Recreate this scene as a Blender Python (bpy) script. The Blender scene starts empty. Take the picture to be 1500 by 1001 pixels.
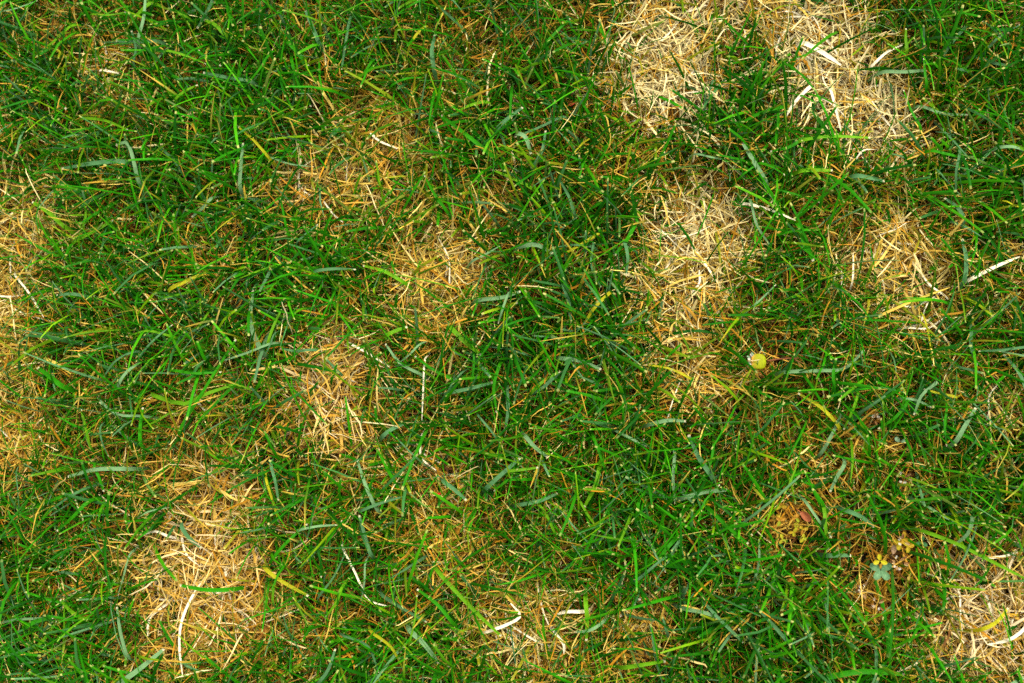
import bpy, math, random
import numpy as np
from mathutils import Vector, Quaternion

# ------------------------------------------------------------------ camera
scene = bpy.context.scene
col = scene.collection
FPX = 1458.0                 # focal length in pixels of the 1500 px wide photograph (35 mm lens)
H = 0.73                     # lens height above the soil, metres
NADIR = Vector((110.0 / FPX, -210.0 / FPX, -1.0))      # straight down, in camera space
cam_data = bpy.data.cameras.new("camera")
cam = bpy.data.objects.new("camera", cam_data)
col.objects.link(cam)
cam_data.sensor_width = 36.0
cam_data.lens = 36.0 * FPX / 1500.0
cam_data.clip_start = 0.02
cam_data.clip_end = 1000.0
cam.location = (0, 0, H)
cam.rotation_mode = 'QUATERNION'
CQ = NADIR.normalized().rotation_difference(Vector((0, 0, -1)))
cam.rotation_quaternion = CQ
cam_data.dof.use_dof = True
cam_data.dof.focus_distance = 0.705
cam_data.dof.aperture_fstop = 5.6
scene.camera = cam

# ------------------------------------------------------------------ sky, sun, exposure
SUN_EL, SUN_AZ = math.radians(58), math.radians(35)    # azimuth from +Y towards +X
world = bpy.data.worlds.new("World")
scene.world = world
world.use_nodes = True
nt = world.node_tree
nt.nodes.clear()
sky = nt.nodes.new("ShaderNodeTexSky")
sky.sky_type = 'NISHITA'
sky.sun_disc = False
sky.sun_elevation = SUN_EL
sky.sun_rotation = SUN_AZ
sky.air_density = 1.0
sky.dust_density = 4.0
sky.ozone_density = 1.0
hs = nt.nodes.new("ShaderNodeHueSaturation")           # thin cloud: a paler sky, the same all round
hs.inputs['Saturation'].default_value = 0.12
bg = nt.nodes.new("ShaderNodeBackground")
bg.inputs['Strength'].default_value = 0.12
wo = nt.nodes.new("ShaderNodeOutputWorld")
nt.links.new(sky.outputs[0], hs.inputs['Color'])
nt.links.new(hs.outputs[0], bg.inputs[0])
nt.links.new(bg.outputs[0], wo.inputs[0])

sun_data = bpy.data.lights.new("sun", 'SUN')
sun_data.energy = 1.5
sun_data.angle = math.radians(22)
sun_data.color = (1.0, 0.93, 0.80)
sun = bpy.data.objects.new("sun", sun_data)
col.objects.link(sun)
sdir = Vector((math.sin(SUN_AZ) * math.cos(SUN_EL), math.cos(SUN_AZ) * math.cos(SUN_EL), math.sin(SUN_EL)))
sun.rotation_mode = 'QUATERNION'
sun.rotation_quaternion = (-sdir).to_track_quat('-Z', 'Y')

scene.view_settings.view_transform = 'Standard'
scene.view_settings.look = 'None'
scene.view_settings.exposure = 1.25
scene.view_settings.gamma = 1.0
scene.view_settings.use_curve_mapping = False
scene.cycles.max_bounces = 6
scene.cycles.diffuse_bounces = 1
scene.cycles.transmission_bounces = 3
scene.cycles.use_denoising = False
scene.cycles.use_adaptive_sampling = False
scene.cycles.sample_clamp_indirect = 6.0

# ------------------------------------------------------------------ helpers
rng = np.random.default_rng(20240)
random.seed(7)
U = rng.uniform
N_ = rng.normal


def at(px, py, z=0.0):
    """Point of the place seen at pixel (px, py), at height z above the soil."""
    d = CQ @ Vector(((px - 750.0) / FPX, -(py - 500.5) / FPX, -1.0))
    t = (H - z) / -d.z
    return Vector((d.x * t, d.y * t, z))


QM = np.array(CQ.to_matrix())


def world_to_px(x, y, z=0.0):
    p = np.stack([x, y, np.zeros_like(x) + z - H], -1) @ QM       # R^T p
    return 750.0 + FPX * p[..., 0] / -p[..., 2], 500.5 - FPX * p[..., 1] / -p[..., 2]


_cs = [at(px, py) for px in (0, 1500) for py in (0, 1001)]
X0, X1 = min(c.x for c in _cs) - 0.10, max(c.x for c in _cs) + 0.10
Y0, Y1 = min(c.y for c in _cs) - 0.10, max(c.y for c in _cs) + 0.10


def lattice(seed, cell):
    g = np.random.default_rng(seed).random((512, 512))

    def f(x, y):
        u, v = np.asarray(x) / cell + 211.3, np.asarray(y) / cell + 187.7
        i, j = np.floor(u).astype(int), np.floor(v).astype(int)
        a, b = u - i, v - j
        a, b = a * a * (3 - 2 * a), b * b * (3 - 2 * b)
        i0, j0, i1, j1 = i % 512, j % 512, (i + 1) % 512, (j + 1) % 512
        return (g[i0, j0] * (1 - a) + g[i1, j0] * a) * (1 - b) + (g[i0, j1] * (1 - a) + g[i1, j1] * a) * b
    return f


n_big, n_mid, n_small, n_tiny = lattice(1, 0.055), lattice(2, 0.024), lattice(3, 0.010), lattice(4, 0.004)
n_hue, n_broad = lattice(5, 0.06), lattice(6, 0.09)


def soil_z(x, y):
    return (n_mid(x, y) - .5) * .006 + (n_small(x, y) - .5) * .004 + (n_tiny(x, y) - .5) * .0025


def tag(o, label=None, cat=None, group=None, kind=None):
    if label: o['label'] = label
    if cat: o['category'] = cat
    if group: o['group'] = group
    if kind: o['kind'] = kind
    return o


def empty(name, loc):
    o = bpy.data.objects.new(name, None)
    o.empty_display_size = 0.01
    o.location = loc
    col.objects.link(o)
    return o


def mesh_object(name, V, F, mat, C=None, A=None, parent=None, smooth=True, origin=None):
    """V (n,3), F (m,4) or (m,3) int, C (n,3) colour, A (n,) -1..1 across the blade."""
    V = np.asarray(V, np.float32)
    F = np.asarray(F, np.int32)
    if origin is not None:
        V = V - np.asarray(origin, np.float32)
    me = bpy.data.meshes.new(name)
    k = F.shape[1]
    me.vertices.add(len(V)); me.vertices.foreach_set('co', V.ravel())
    me.loops.add(F.size); me.loops.foreach_set('vertex_index', F.ravel())
    me.polygons.add(len(F)); me.polygons.foreach_set('loop_start', np.arange(0, F.size, k, dtype=np.int32))
    me.polygons.foreach_set('use_smooth', np.full(len(F), smooth))
    if C is not None:
        a = me.attributes.new('tint', 'FLOAT_COLOR', 'POINT')
        rgba = np.ones((len(V), 4), np.float32); rgba[:, :3] = C
        a.data.foreach_set('color', rgba.ravel())
    if A is not None:
        a = me.attributes.new('across', 'FLOAT', 'POINT')
        a.data.foreach_set('value', np.asarray(A, np.float32))
    me.update(calc_edges=True)
    me.materials.append(mat)
    o = bpy.data.objects.new(name, me)
    col.objects.link(o)
    if parent is not None:
        o.parent = parent
    if origin is not None and parent is None:
        o.location = origin
    return o


# ------------------------------------------------------------------ materials
def new_mat(name):
    m = bpy.data.materials.new(name)
    m.use_nodes = True
    m.node_tree.nodes.clear()
    return m, m.node_tree.nodes, m.node_tree.links


def blade_material(name, rough, spec, transl, vein=0.0, bump=0.0, noise_amt=0.25, noise_scale=260, tr_tint=(1, 1, 1)):
    m, n, l = new_mat(name)
    out = n.new('ShaderNodeOutputMaterial')
    p = n.new('ShaderNodeBsdfPrincipled')
    at_ = n.new('ShaderNodeAttribute'); at_.attribute_name = 'tint'
    geo = n.new('ShaderNodeNewGeometry')
    nz = n.new('ShaderNodeTexNoise'); nz.inputs['Scale'].default_value = noise_scale; nz.inputs['Detail'].default_value = 3
    l.new(geo.outputs['Position'], nz.inputs['Vector'])
    mr = n.new('ShaderNodeMapRange')
    mr.inputs[1].default_value = .3; mr.inputs[2].default_value = .7
    mr.inputs[3].default_value = 1 - noise_amt; mr.inputs[4].default_value = 1 + noise_amt
    l.new(nz.outputs['Fac'], mr.inputs[0])
    fac = mr.outputs[0]
    ac = n.new('ShaderNodeAttribute'); ac.attribute_name = 'across'
    if vein:
        mu = n.new('ShaderNodeMath'); mu.operation = 'MULTIPLY'; mu.inputs[1].default_value = 9.4
        l.new(ac.outputs['Fac'], mu.inputs[0])
        co = n.new('ShaderNodeMath'); co.operation = 'COSINE'; l.new(mu.outputs[0], co.inputs[0])
        ma = n.new('ShaderNodeMath'); ma.operation = 'MULTIPLY_ADD'
        ma.inputs[1].default_value = vein; ma.inputs[2].default_value = 1.0
        l.new(co.outputs[0], ma.inputs[0])
        m2 = n.new('ShaderNodeMath'); m2.operation = 'MULTIPLY'
        l.new(ma.outputs[0], m2.inputs[0]); l.new(fac, m2.inputs[1]); fac = m2.outputs[0]
        if bump:
            bp = n.new('ShaderNodeBump'); bp.inputs['Strength'].default_value = bump; bp.inputs['Distance'].default_value = .0002
            l.new(co.outputs[0], bp.inputs['Height']); l.new(bp.outputs[0], p.inputs['Normal'])
    vm = n.new('ShaderNodeVectorMath'); vm.operation = 'SCALE'
    l.new(at_.outputs['Color'], vm.inputs[0]); l.new(fac, vm.inputs['Scale'])
    l.new(vm.outputs[0], p.inputs['Base Color'])
    p.inputs['Roughness'].default_value = rough
    p.inputs['Specular IOR Level'].default_value = spec
    if transl:
        t = n.new('ShaderNodeBsdfTranslucent')
        v2 = n.new('ShaderNodeVectorMath'); v2.operation = 'MULTIPLY'; v2.inputs[1].default_value = tr_tint
        l.new(vm.outputs[0], v2.inputs[0]); l.new(v2.outputs[0], t.inputs['Color'])
        mx = n.new('ShaderNodeMixShader'); mx.inputs[0].default_value = transl
        l.new(p.outputs[0], mx.inputs[1]); l.new(t.outputs[0], mx.inputs[2]); l.new(mx.outputs[0], out.inputs[0])
    else:
        l.new(p.outputs[0], out.inputs[0])
    return m


M_GRASS = blade_material('grass_leaf', 0.5, 0.07, 0.3, vein=0.07, noise_amt=.10, noise_scale=120, tr_tint=(1.1, 1.15, .3))
M_STRAW = blade_material('dry_straw', 0.65, 0.12, 0.06, vein=0.08, noise_amt=0.15)
M_THATCH = blade_material('brown_thatch', 0.75, 0.2, 0.0, noise_amt=0.35)
M_LEAF = blade_material('weed_leaf', 0.6, 0.15, 0.2, noise_amt=0.18, noise_scale=900)


def soil_material():
    m, n, l = new_mat('soil')
    out = n.new('ShaderNodeOutputMaterial'); p = n.new('ShaderNodeBsdfPrincipled')
    geo = n.new('ShaderNodeNewGeometry')
    nz = n.new('ShaderNodeTexNoise'); nz.inputs['Scale'].default_value = 140; nz.inputs['Detail'].default_value = 6
    l.new(geo.outputs['Position'], nz.inputs['Vector'])
    cr = n.new('ShaderNodeValToRGB')
    cr.color_ramp.elements[0].position = .3; cr.color_ramp.elements[0].color = (.012, .008, .005, 1)
    cr.color_ramp.elements[1].position = .75; cr.color_ramp.elements[1].color = (.055, .034, .018, 1)
    l.new(nz.outputs['Fac'], cr.inputs[0])
    # far away the sheet is lawn too fine to see as blades
    ln = n.new('ShaderNodeVectorMath'); ln.operation = 'LENGTH'; l.new(geo.outputs['Position'], ln.inputs[0])
    mr = n.new('ShaderNodeMapRange'); mr.inputs[1].default_value = 2.2; mr.inputs[2].default_value = 2.8
    l.new(ln.outputs['Value'], mr.inputs[0])
    n2 = n.new('ShaderNodeTexNoise'); n2.inputs['Scale'].default_value = 9; n2.inputs['Detail'].default_value = 8
    l.new(geo.outputs['Position'], n2.inputs['Vector'])
    c2 = n.new('ShaderNodeValToRGB')
    c2.color_ramp.elements[0].position = .42; c2.color_ramp.elements[0].color = (.022, .07, .012, 1)
    c2.color_ramp.elements[1].position = .72; c2.color_ramp.elements[1].color = (.2, .15, .06, 1)
    l.new(n2.outputs['Fac'], c2.inputs[0])
    mx = n.new('ShaderNodeMixRGB'); l.new(mr.outputs[0], mx.inputs[0]); l.new(cr.outputs[0], mx.inputs[1]); l.new(c2.outputs[0], mx.inputs[2])
    l.new(mx.outputs[0], p.inputs['Base Color']); p.inputs['Roughness'].default_value = .95
    p.inputs['Specular IOR Level'].default_value = .1
    bp = n.new('ShaderNodeBump'); bp.inputs['Strength'].default_value = .6; bp.inputs['Distance'].default_value = .002
    l.new(nz.outputs['Fac'], bp.inputs['Height']); l.new(bp.outputs[0], p.inputs['Normal'])
    l.new(p.outputs[0], out.inputs[0])
    return m


M_SOIL = soil_material()

# ------------------------------------------------------------------ ground: one sheet, fine in the middle, out to the horizon
def axis(a, b, step):
    mid = np.arange(a, b, step)
    grow = step * np.cumsum(1.28 ** np.arange(1, 44))
    grow = grow[grow < 400]
    return np.concatenate([(a - grow)[::-1], mid, mid[-1] + grow])


gx, gy = axis(X0 - .02, X1 + .02, .005), axis(Y0 - .02, Y1 + .02, .005)
GX, GY = np.meshgrid(gx, gy, indexing='ij')
GZ = soil_z(GX, GY)
ii, jj = np.meshgrid(np.arange(len(gx) - 1), np.arange(len(gy) - 1), indexing='ij')
q = (ii * len(gy) + jj).ravel()
tag(mesh_object('ground', np.stack([GX, GY, GZ], -1).reshape(-1, 3),
                np.stack([q, q + len(gy), q + len(gy) + 1, q + 1], -1), M_SOIL), kind='structure')

# ------------------------------------------------------------------ where the lawn has died
# (px, py, rx, ry, turn in degrees, how dead, how bleached) - spots on the ground
PATCHES = [
    ('bleached', 985, 95, 76, 105, 5, 1.0, .95), ('bleached', 1000, 12, 80, 36, 0, .95, .8), ('bleached', 1110, 16, 80, 36, 10, .85, .65),
    ('arm', 1200, 75, 78, 48, 40, 1.0, .95), ('arm', 1242, 150, 108, 72, 30, 1.0, .9), ('arm', 1318, 178, 60, 40, 25, .7, .6),
    ('neck', 1022, 345, 82, 62, -15, 1.0, .85), ('neck', 1006, 425, 60, 62, 0, .88, .72), ('neck', 1003, 520, 38, 70, -8, .85, .6),
    ('kidney', 1288, 385, 66, 88, -20, 1.0, .6), ('kidney', 1312, 450, 54, 52, 0, .95, .66),
    ('round', 642, 405, 58, 62, 0, .9, .6), ('round', 622, 455, 40, 36, 0, .55, .35),
    ('ragged', 480, 282, 100, 44, 10, .72, .5), ('ragged', 580, 215, 85, 60, 25, .66, .45), ('ragged', 640, 330, 110, 30, 8, .5, .5),
    ('slanted', 490, 560, 44, 80, 25, .86, .58), ('slanted', 520, 625, 42, 42, 0, .8, .55), ('slanted', 440, 615, 45, 36, 0, .55, .5),
    ('small', 625, 675, 46, 36, 0, .75, .65),
    ('large', 312, 830, 82, 96, 12, .98, .58), ('large', 335, 735, 54, 55, 0, .78, .5), ('large', 400, 915, 80, 44, -10, .62, .25), ('large', 300, 930, 66, 44, 0, .7, .45),
    ('twig', 640, 795, 62, 56, 0, .58, .4),
    ('bent', 755, 925, 72, 52, 15, .66, .6), ('forked', 925, 905, 56, 44, 15, .66, .6), ('forked', 890, 960, 60, 40, 0, .5, .4),
    ('pinkish', 1440, 915, 88, 80, -30, .98, .72), ('pinkish', 1490, 830, 46, 60, 0, .8, .6),
    ('edge', 12, 480, 44, 95, 5, .85, .5), ('edge', 20, 645, 74, 48, 12, .85, .45), ('edge', 85, 545, 40, 26, 20, .5, .4),
    ('spot', 62, 312, 48, 36, 0, .72, .6), ('spot', 6, 222, 34, 52, 0, .75, .5), ('spot', 28, 375, 36, 34, 0, .65, .5),
    ('wisp', 208, 106, 38, 30, 10, .62, .75), ('wisp', 120, 45, 32, 40, -30, .4, .35),
    ('thin', 335, 368, 58, 34, 0, .6, .4), ('thin', 330, 600, 70, 36, -10, .55, .5), ('thin', 262, 690, 56, 36, 0, .5, .3),
    ('rust', 1115, 625, 50, 34, -30, .6, .25), ('rust', 1195, 685, 80, 34, 10, .62, .25), ('rust', 1240, 640, 34, 24, 0, .5, .4),
    ('fray', 1440, 590, 60, 46, 10, .6, .6), ('fray', 1480, 400, 60, 44, -25, .6, .7), ('fray', 1345, 300, 70, 32, 10, .45, .4),
    ('faint', 935, 235, 72, 44, 10, .5, .3), ('faint', 700, 95, 50, 40, 20, .42, .5), ('faint', 650, 120, 40, 34, 0, .45, .4), ('faint', 720, 290, 46, 26, 0, .48, .5),
    ('faint', 1290, 890, 70, 50, 20, .5, .1), ('faint', 200, 160, 50, 30, 0, .4, .3), ('faint', 110, 820, 44, 24, 0, .45, .3),
    ('faint', 910, 20, 44, 44, 0, .5, .3), ('faint', 1240, 295, 60, 28, 0, .35, .3), ('faint', 170, 370, 40, 24, 0, .38, .3),
    ('faint', 560, 700, 30, 50, 0, .4, .3), ('faint', 470, 905, 30, 30, 0, .45, .2),
]


def dead_field(x, y):
    """0 living turf .. 1 dead, how bleached, and the name of the patch that wins."""
    px, py = world_to_px(x, y)
    px = px + (n_mid(x, y) - .5) * 48 + (n_small(x + 3, y) - .5) * 52 + (n_tiny(x, y) - .5) * 30
    py = py + (n_mid(x, y + 5) - .5) * 48 + (n_small(x, y + 3) - .5) * 52 + (n_tiny(x + 7, y) - .5) * 30
    D = np.zeros_like(x); B = np.full_like(x, .3); who = np.full(x.shape, -1)
    for k, (nm, cx, cy, rx, ry, ang, s, b) in enumerate(PATCHES):
        a = math.radians(ang)
        u = ((px - cx) * math.cos(a) + (py - cy) * math.sin(a)) / rx
        v = (-(px - cx) * math.sin(a) + (py - cy) * math.cos(a)) / ry
        r = np.sqrt(u * u + v * v)
        f = np.clip((1.36 - r) / .80, 0, 1)
        f = f * f * (3 - 2 * f) * s
        w = f > D
        D = np.where(w, f, D); B = np.where(w, b, B); who = np.where(w, k, who)
    # outside the patches the turf is thin in places too
    D = np.clip(D + np.clip(n_mid(x + 9, y) - .62, 0, 1) * .7, 0, 1)
    return D, B, who


CLEAR = [(1110, 530, 17, .9), (1158, 772, 34, .9), (1290, 830, 30, .9), (1318, 822, 20, .8), (1326, 800, 24, .8), (1350, 794, 16, .9), (1284, 884, 18, .8),
         (1265, 864, 14, .7), (1319, 648, 15, .9), (1168, 846, 14, .6), (1281, 615, 10, .7), (1255, 800, 34, .45), (1322, 700, 14, .6), (1272, 850, 40, .35),
         (1130, 500, 30, .4), (1380, 818, 20, .5)]


def weed_field(x, y, z=0.0):
    px, py = world_to_px(x, y, z)
    r = np.zeros_like(x)
    for cx, cy, rad, s in CLEAR:
        d = np.hypot(px - cx, py - cy)
        r = np.maximum(r, s * np.clip((rad * 1.15 - d) / (rad * .3), 0, 1))
    return r


# ------------------------------------------------------------------ ribbons
def blade_rings(x, y, z, phi, L, tilt0, tilt1, bend, twist0, twist1, T, power=1.3):
    """Centre line, side and upper vectors of N blades with rings at T."""
    n, R = len(x), len(T)
    P = np.zeros((n, R, 3)); S = np.zeros((n, R, 3)); NR = np.zeros((n, R, 3))
    P[:, 0] = np.stack([x, y, z], -1)
    fine = 1
    for r in range(R):
        t = T[r]
        tilt = tilt0 + (tilt1 - tilt0) * t ** power
        ph = phi + bend * t
        d = np.stack([np.sin(tilt) * np.cos(ph), np.sin(tilt) * np.sin(ph), np.cos(tilt)], -1)
        if r + 1 < R:
            P[:, r + 1] = P[:, r] + d * (L * (T[r + 1] - t))[:, None]
        s = np.stack([-np.sin(ph), np.cos(ph), np.zeros(n)], -1)
        b = np.cross(d, s)
        tw = twist0 + (twist1 - twist0) * t
        S[:, r] = s * np.cos(tw)[:, None] + b * np.sin(tw)[:, None]
        NR[:, r] = np.cross(S[:, r], d)
    return P, S, NR


def clamp_floor(P, lift=.0012):
    g = soil_z(P[..., 0], P[..., 1]) + lift
    P[:, 1:, 2] = np.maximum(P[:, 1:, 2], g[:, 1:])
    return P


def ribbons3(P, S, NR, W, fold, C):
    """Folded ribbon, three points per ring. W (n,R) half widths, C (n,R,3)."""
    n, R, _ = P.shape
    up = NR * (W * fold[:, None])[..., None]
    V = np.stack([P - S * W[..., None] + up, P, P + S * W[..., None] + up], 2)      # n,R,3,3
    CC = np.repeat(C[:, :, None, :], 3, 2)
    A = np.tile(np.array([-1., 0., 1.]), n * R)
    base = (np.arange(n) * R * 3)[:, None, None] + (np.arange(R - 1) * 3)[None, :, None] + np.arange(2)[None, None, :]
    b = base.ravel()
    return V.reshape(-1, 3), np.stack([b, b + 1, b + 4, b + 3], -1), CC.reshape(-1, 3), A


def ribbons2(P, S, W, C):
    n, R, _ = P.shape
    V = np.stack([P - S * W[..., None], P + S * W[..., None]], 2)
    CC = np.repeat(C[:, :, None, :], 2, 2)
    A = np.tile(np.array([-1., 1.]), n * R)
    b = ((np.arange(n) * R * 2)[:, None] + (np.arange(R - 1) * 2)[None, :]).ravel()
    return V.reshape(-1, 3), np.stack([b, b + 1, b + 3, b + 2], -1), CC.reshape(-1, 3), A


TG = np.array([0, .25, .5, .76, .965, .978, 1.0])
TS = np.array([0, .22, .45, .7, .93, 1.0])

# leaf colours, linear; the two grey-greens have sky sheen painted into them
GREENS = np.array([
    (.016, .150, .0015), (.024, .215, .0015), (.050, .280, .002), (.007, .085, .0015),
    (.042, .165, .034), (.095, .225, .085), (.160, .330, .003), (.012, .125, .003)])
G_W = np.array([.24, .22, .12, .16, .10, .05, .03, .08])
CUT = np.array([.52, .50, .14])
YELLOW = np.array([.36, .33, .012])
AMBER = np.array([.52, .29, .02])
STRAW_PALE = np.array([.86, .71, .34])
STRAW_TAN = np.array([.69, .47, .075])
STRAW_RUST = np.array([.46, .205, .010])


def lerp(a, b, t):
    return a + (b - a) * t


def grass_colours(n, x, y, D, T):
    hue = n_hue(x, y)
    k = rng.choice(len(GREENS), n, p=G_W)
    c = GREENS[k] * U(.75, 1.25, (n, 1))
    c = c * lerp(.85, 1.15, hue)[:, None]
    # sick blades near dead spots turn yellow-green
    sick = np.clip(U(0, 1, n) - (1.02 - .17 - .62 * D), 0, 1) * 2.2
    sick = np.clip(sick, 0, .9)[:, None]
    c = lerp(c, YELLOW * U(.6, 1.1, (n, 1)), sick)
    C = np.repeat(c[:, None, :], len(T), 1)
    root = lerp(c, np.array([.22, .26, .06]), .45)
    C[:, 0] = root
    C[:, 1] = lerp(root, c, .7)
    # a dying end on some of them
    dying = U(0, 1, n) < .05 + .25 * D
    dc = lerp(AMBER, STRAW_TAN, U(0, 1, (n, 1)))
    for r in range(len(T)):
        w = np.clip((T[r] - U(.55, .9, n)) / .2, 0, 1) * dying
        C[:, r] = lerp(C[:, r], dc, w[:, None])
    cut = (U(0, 1, n) < .66)
    cc = lerp(CUT, c, U(.05, .95, (n, 1)))
    for r in range(len(T)):
        if T[r] > .97:
            C[:, r] = np.where(cut[:, None], cc, C[:, r])
    return C, cut, dying


def sample_ground(n, accept):
    xs, ys = [], []
    got = 0
    while got < n:
        x, y = U(X0, X1, 2 * n), U(Y0, Y1, 2 * n)
        keep = U(0, 1, 2 * n) < accept(x, y)
        xs.append(x[keep]); ys.append(y[keep]); got += keep.sum()
    return np.concatenate(xs)[:n], np.concatenate(ys)[:n]


AREA = (X1 - X0) * (Y1 - Y0) * 1e4        # cm2


def make_grass(tx, ty, per, wide_bias=None):
    """Tillers at (tx, ty), each with `per` leaves; returns mesh arrays."""
    nt_ = len(tx)
    x = np.repeat(tx, per) + N_(0, .0022, nt_ * per)
    y = np.repeat(ty, per) + N_(0, .0022, nt_ * per)
    n = len(x)
    D, B, _ = dead_field(x, y)
    broad = np.clip((n_broad(x, y) - .5) * 2.2 + .60 + x * .5, 0, 1)
    isb = U(0, 1, n) < lerp(.22, .66, broad)
    w = np.where(isb, U(.0006, .0013, n), U(.00025, .0006, n))
    cut_h = U(.028, .044, n) * lerp(1, .62, D)
    phi = np.repeat(U(0, 2 * np.pi, nt_), per) + np.tile(np.arange(per), nt_) * 2.4 + N_(0, .5, n)
    tilt0 = np.abs(N_(.35, .28, n))
    flop = U(0, 1, n) < .62
    tilt1 = np.where(flop, U(.8, 1.6, n), U(.25, .95, n))
    mean_c = np.cos(tilt0 * .45 + tilt1 * .55)
    L = np.clip(cut_h / np.clip(mean_c, .45, 1), .024, .074) * U(.72, 1.2, n)
    bend = N_(0, .20, n)
    tw0 = N_(0, .6, n); tw1 = tw0 + N_(0, .7, n)
    P, S, NR = blade_rings(x, y, soil_z(x, y) - .001, phi, L, tilt0, tilt1, bend, tw0, tw1, TG)
    clamp_floor(P)
    C, cut, dying = grass_colours(n, x, y, D, TG)
    prof = np.array([.62, .95, 1, .9, .68, .66, .58])
    point = np.array([.62, .95, .95, .7, .25, .2, .03])
    W = w[:, None] * np.where((cut & ~dying)[:, None], prof, point)
    # blades that would hang over a dead spot have died with it; those over a weed are left out too
    m_, e_ = P[:, 3], P[:, -1]
    Dt = np.maximum(dead_field(m_[:, 0], m_[:, 1])[0] * .9, dead_field(e_[:, 0], e_[:, 1])[0])
    keep = U(0, 1, n) < 1 - .55 * np.clip(Dt * 1.5 - .5, 0, 1)
    for q_ in (P[:, 2], P[:, 3], e_):
        keep &= (U(0, 1, n) > weed_field(q_[:, 0], q_[:, 1], q_[:, 2]))
    P, S, NR, W, C = P[keep], S[keep], NR[keep], W[keep], C[keep]
    n = len(P)
    return ribbons3(P, S, NR, W, U(.05, .55, n), C)


def make_straw(x, y, B, z, wscale=1.0, tint=(1, 1, 1)):
    n = len(x)
    phi = U(0, 2 * np.pi, n)
    L = U(.012, .044, n)
    tilt0 = np.clip(N_(1.25, .25, n), .5, 1.65)
    tilt1 = tilt0 + N_(.22, .35, n)
    bend = N_(0, .55, n)
    tw0 = N_(0, .7, n); tw1 = tw0 + N_(0, .8, n)
    P, S, NR = blade_rings(x, y, z, phi, L, tilt0, tilt1, bend, tw0, tw1, TS, 1.0)
    P += (N_(0, 1, P.shape) * np.array([.0003, .0003, .0003])) * np.array([0, 1, 1, 1, 1, 1])[None, :, None]
    P[:, :, 2] = np.maximum(P[:, :, 2], soil_z(P[..., 0], P[..., 1]) + .0008)
    w = np.where(U(0, 1, n) < .13, U(.0008, .0014, n), U(.0003, .0008, n)) * wscale
    pale = np.clip(B * (.72 + .33 * B) + N_(0, .25, n), 0, 1)
    c = np.where((pale < .5)[:, None], lerp(STRAW_RUST, STRAW_TAN, (pale * 2)[:, None]), lerp(STRAW_TAN, STRAW_PALE, (pale * 2 - 1)[:, None]))
    c = c * U(.72, 1.12, (n, 1)) * np.array(tint)
    C = np.repeat(c[:, None, :], len(TS), 1)
    C *= U(.85, 1.1, (n, len(TS), 1))
    W = w[:, None] * np.array([.7, 1, 1, .95, .75, .35])
    return ribbons3(P, S, NR, W, U(.1, .9, n), C)


# ---- thatch: the brown mat of dead stems under everything
nth = int(AREA * 7)
x, y = sample_ground(nth, lambda x, y: np.clip(.35 + n_small(x, y) * .8, 0, 1))
TT = np.array([0, .33, .66, 1.0])
D, B, _ = dead_field(x, y)
phi = U(0, 2 * np.pi, nth)
L = U(.010, .036, nth)
t0 = np.clip(N_(1.25, .3, nth), .2, 1.75)
P, S, NR = blade_rings(x, y, soil_z(x, y) + U(.0005, .011, nth), phi, L, t0, t0 + N_(.15, .4, nth), N_(0, .8, nth), N_(0, .9, nth), N_(0, .9, nth), TT, 1.0)
P[:, :, 2] = np.maximum(P[:, :, 2], soil_z(P[..., 0], P[..., 1]) + .0006)
u = np.clip(U(0, 1, nth) ** 1.5 * .8, 0, 1)[:, None]
c = np.where(u < .5, lerp(np.array([.10, .036, .006]), STRAW_RUST, u * 2), lerp(STRAW_RUST, STRAW_TAN, u * 2 - 1)) * U(.7, 1.15, (nth, 1))
V, F, C, A = ribbons2(P, S, U(.00035, .0009, nth)[:, None] * np.array([.8, 1, .9, .5]), np.repeat(c[:, None], 4, 1))
tag(mesh_object('thatch', V, F, M_THATCH, C, A), 'rust-brown mat of dead stems showing between the living blades', 'thatch', kind='stuff')

# ---- living grass
ntil = int(AREA * 2.75)
x, y = sample_ground(ntil, lambda x, y: (lambda D: np.clip(1.2 - 1.05 * D, .12, 1) * np.clip(.5 + n_small(x, y) * .9, .25, 1))(dead_field(x, y)[0]))
a = make_grass(x, y, 3)
tag(mesh_object('lawn_grass', a[0], a[1], M_GRASS, a[2], a[3]),
    'mown green lawn grass with pale cut tips', 'grass', kind='stuff')

# ---- dry straw scattered through the living turf
nsc = int(AREA * 2.0)
x, y = sample_ground(nsc, lambda x, y: np.clip(.15 + n_mid(x + 4, y + 4) * 1.0, 0, 1) * (1 - .9 * weed_field(x, y, .02)))
a = make_straw(x, y, U(0, 1, nsc) ** 1.8 * .8, soil_z(x, y) + U(.004, .024, nsc), wscale=.60)
tag(mesh_object('loose_straw', a[0], a[1], M_STRAW, a[2], a[3]), 'loose dry straw caught low between the green blades', 'straw', kind='stuff')

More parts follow.
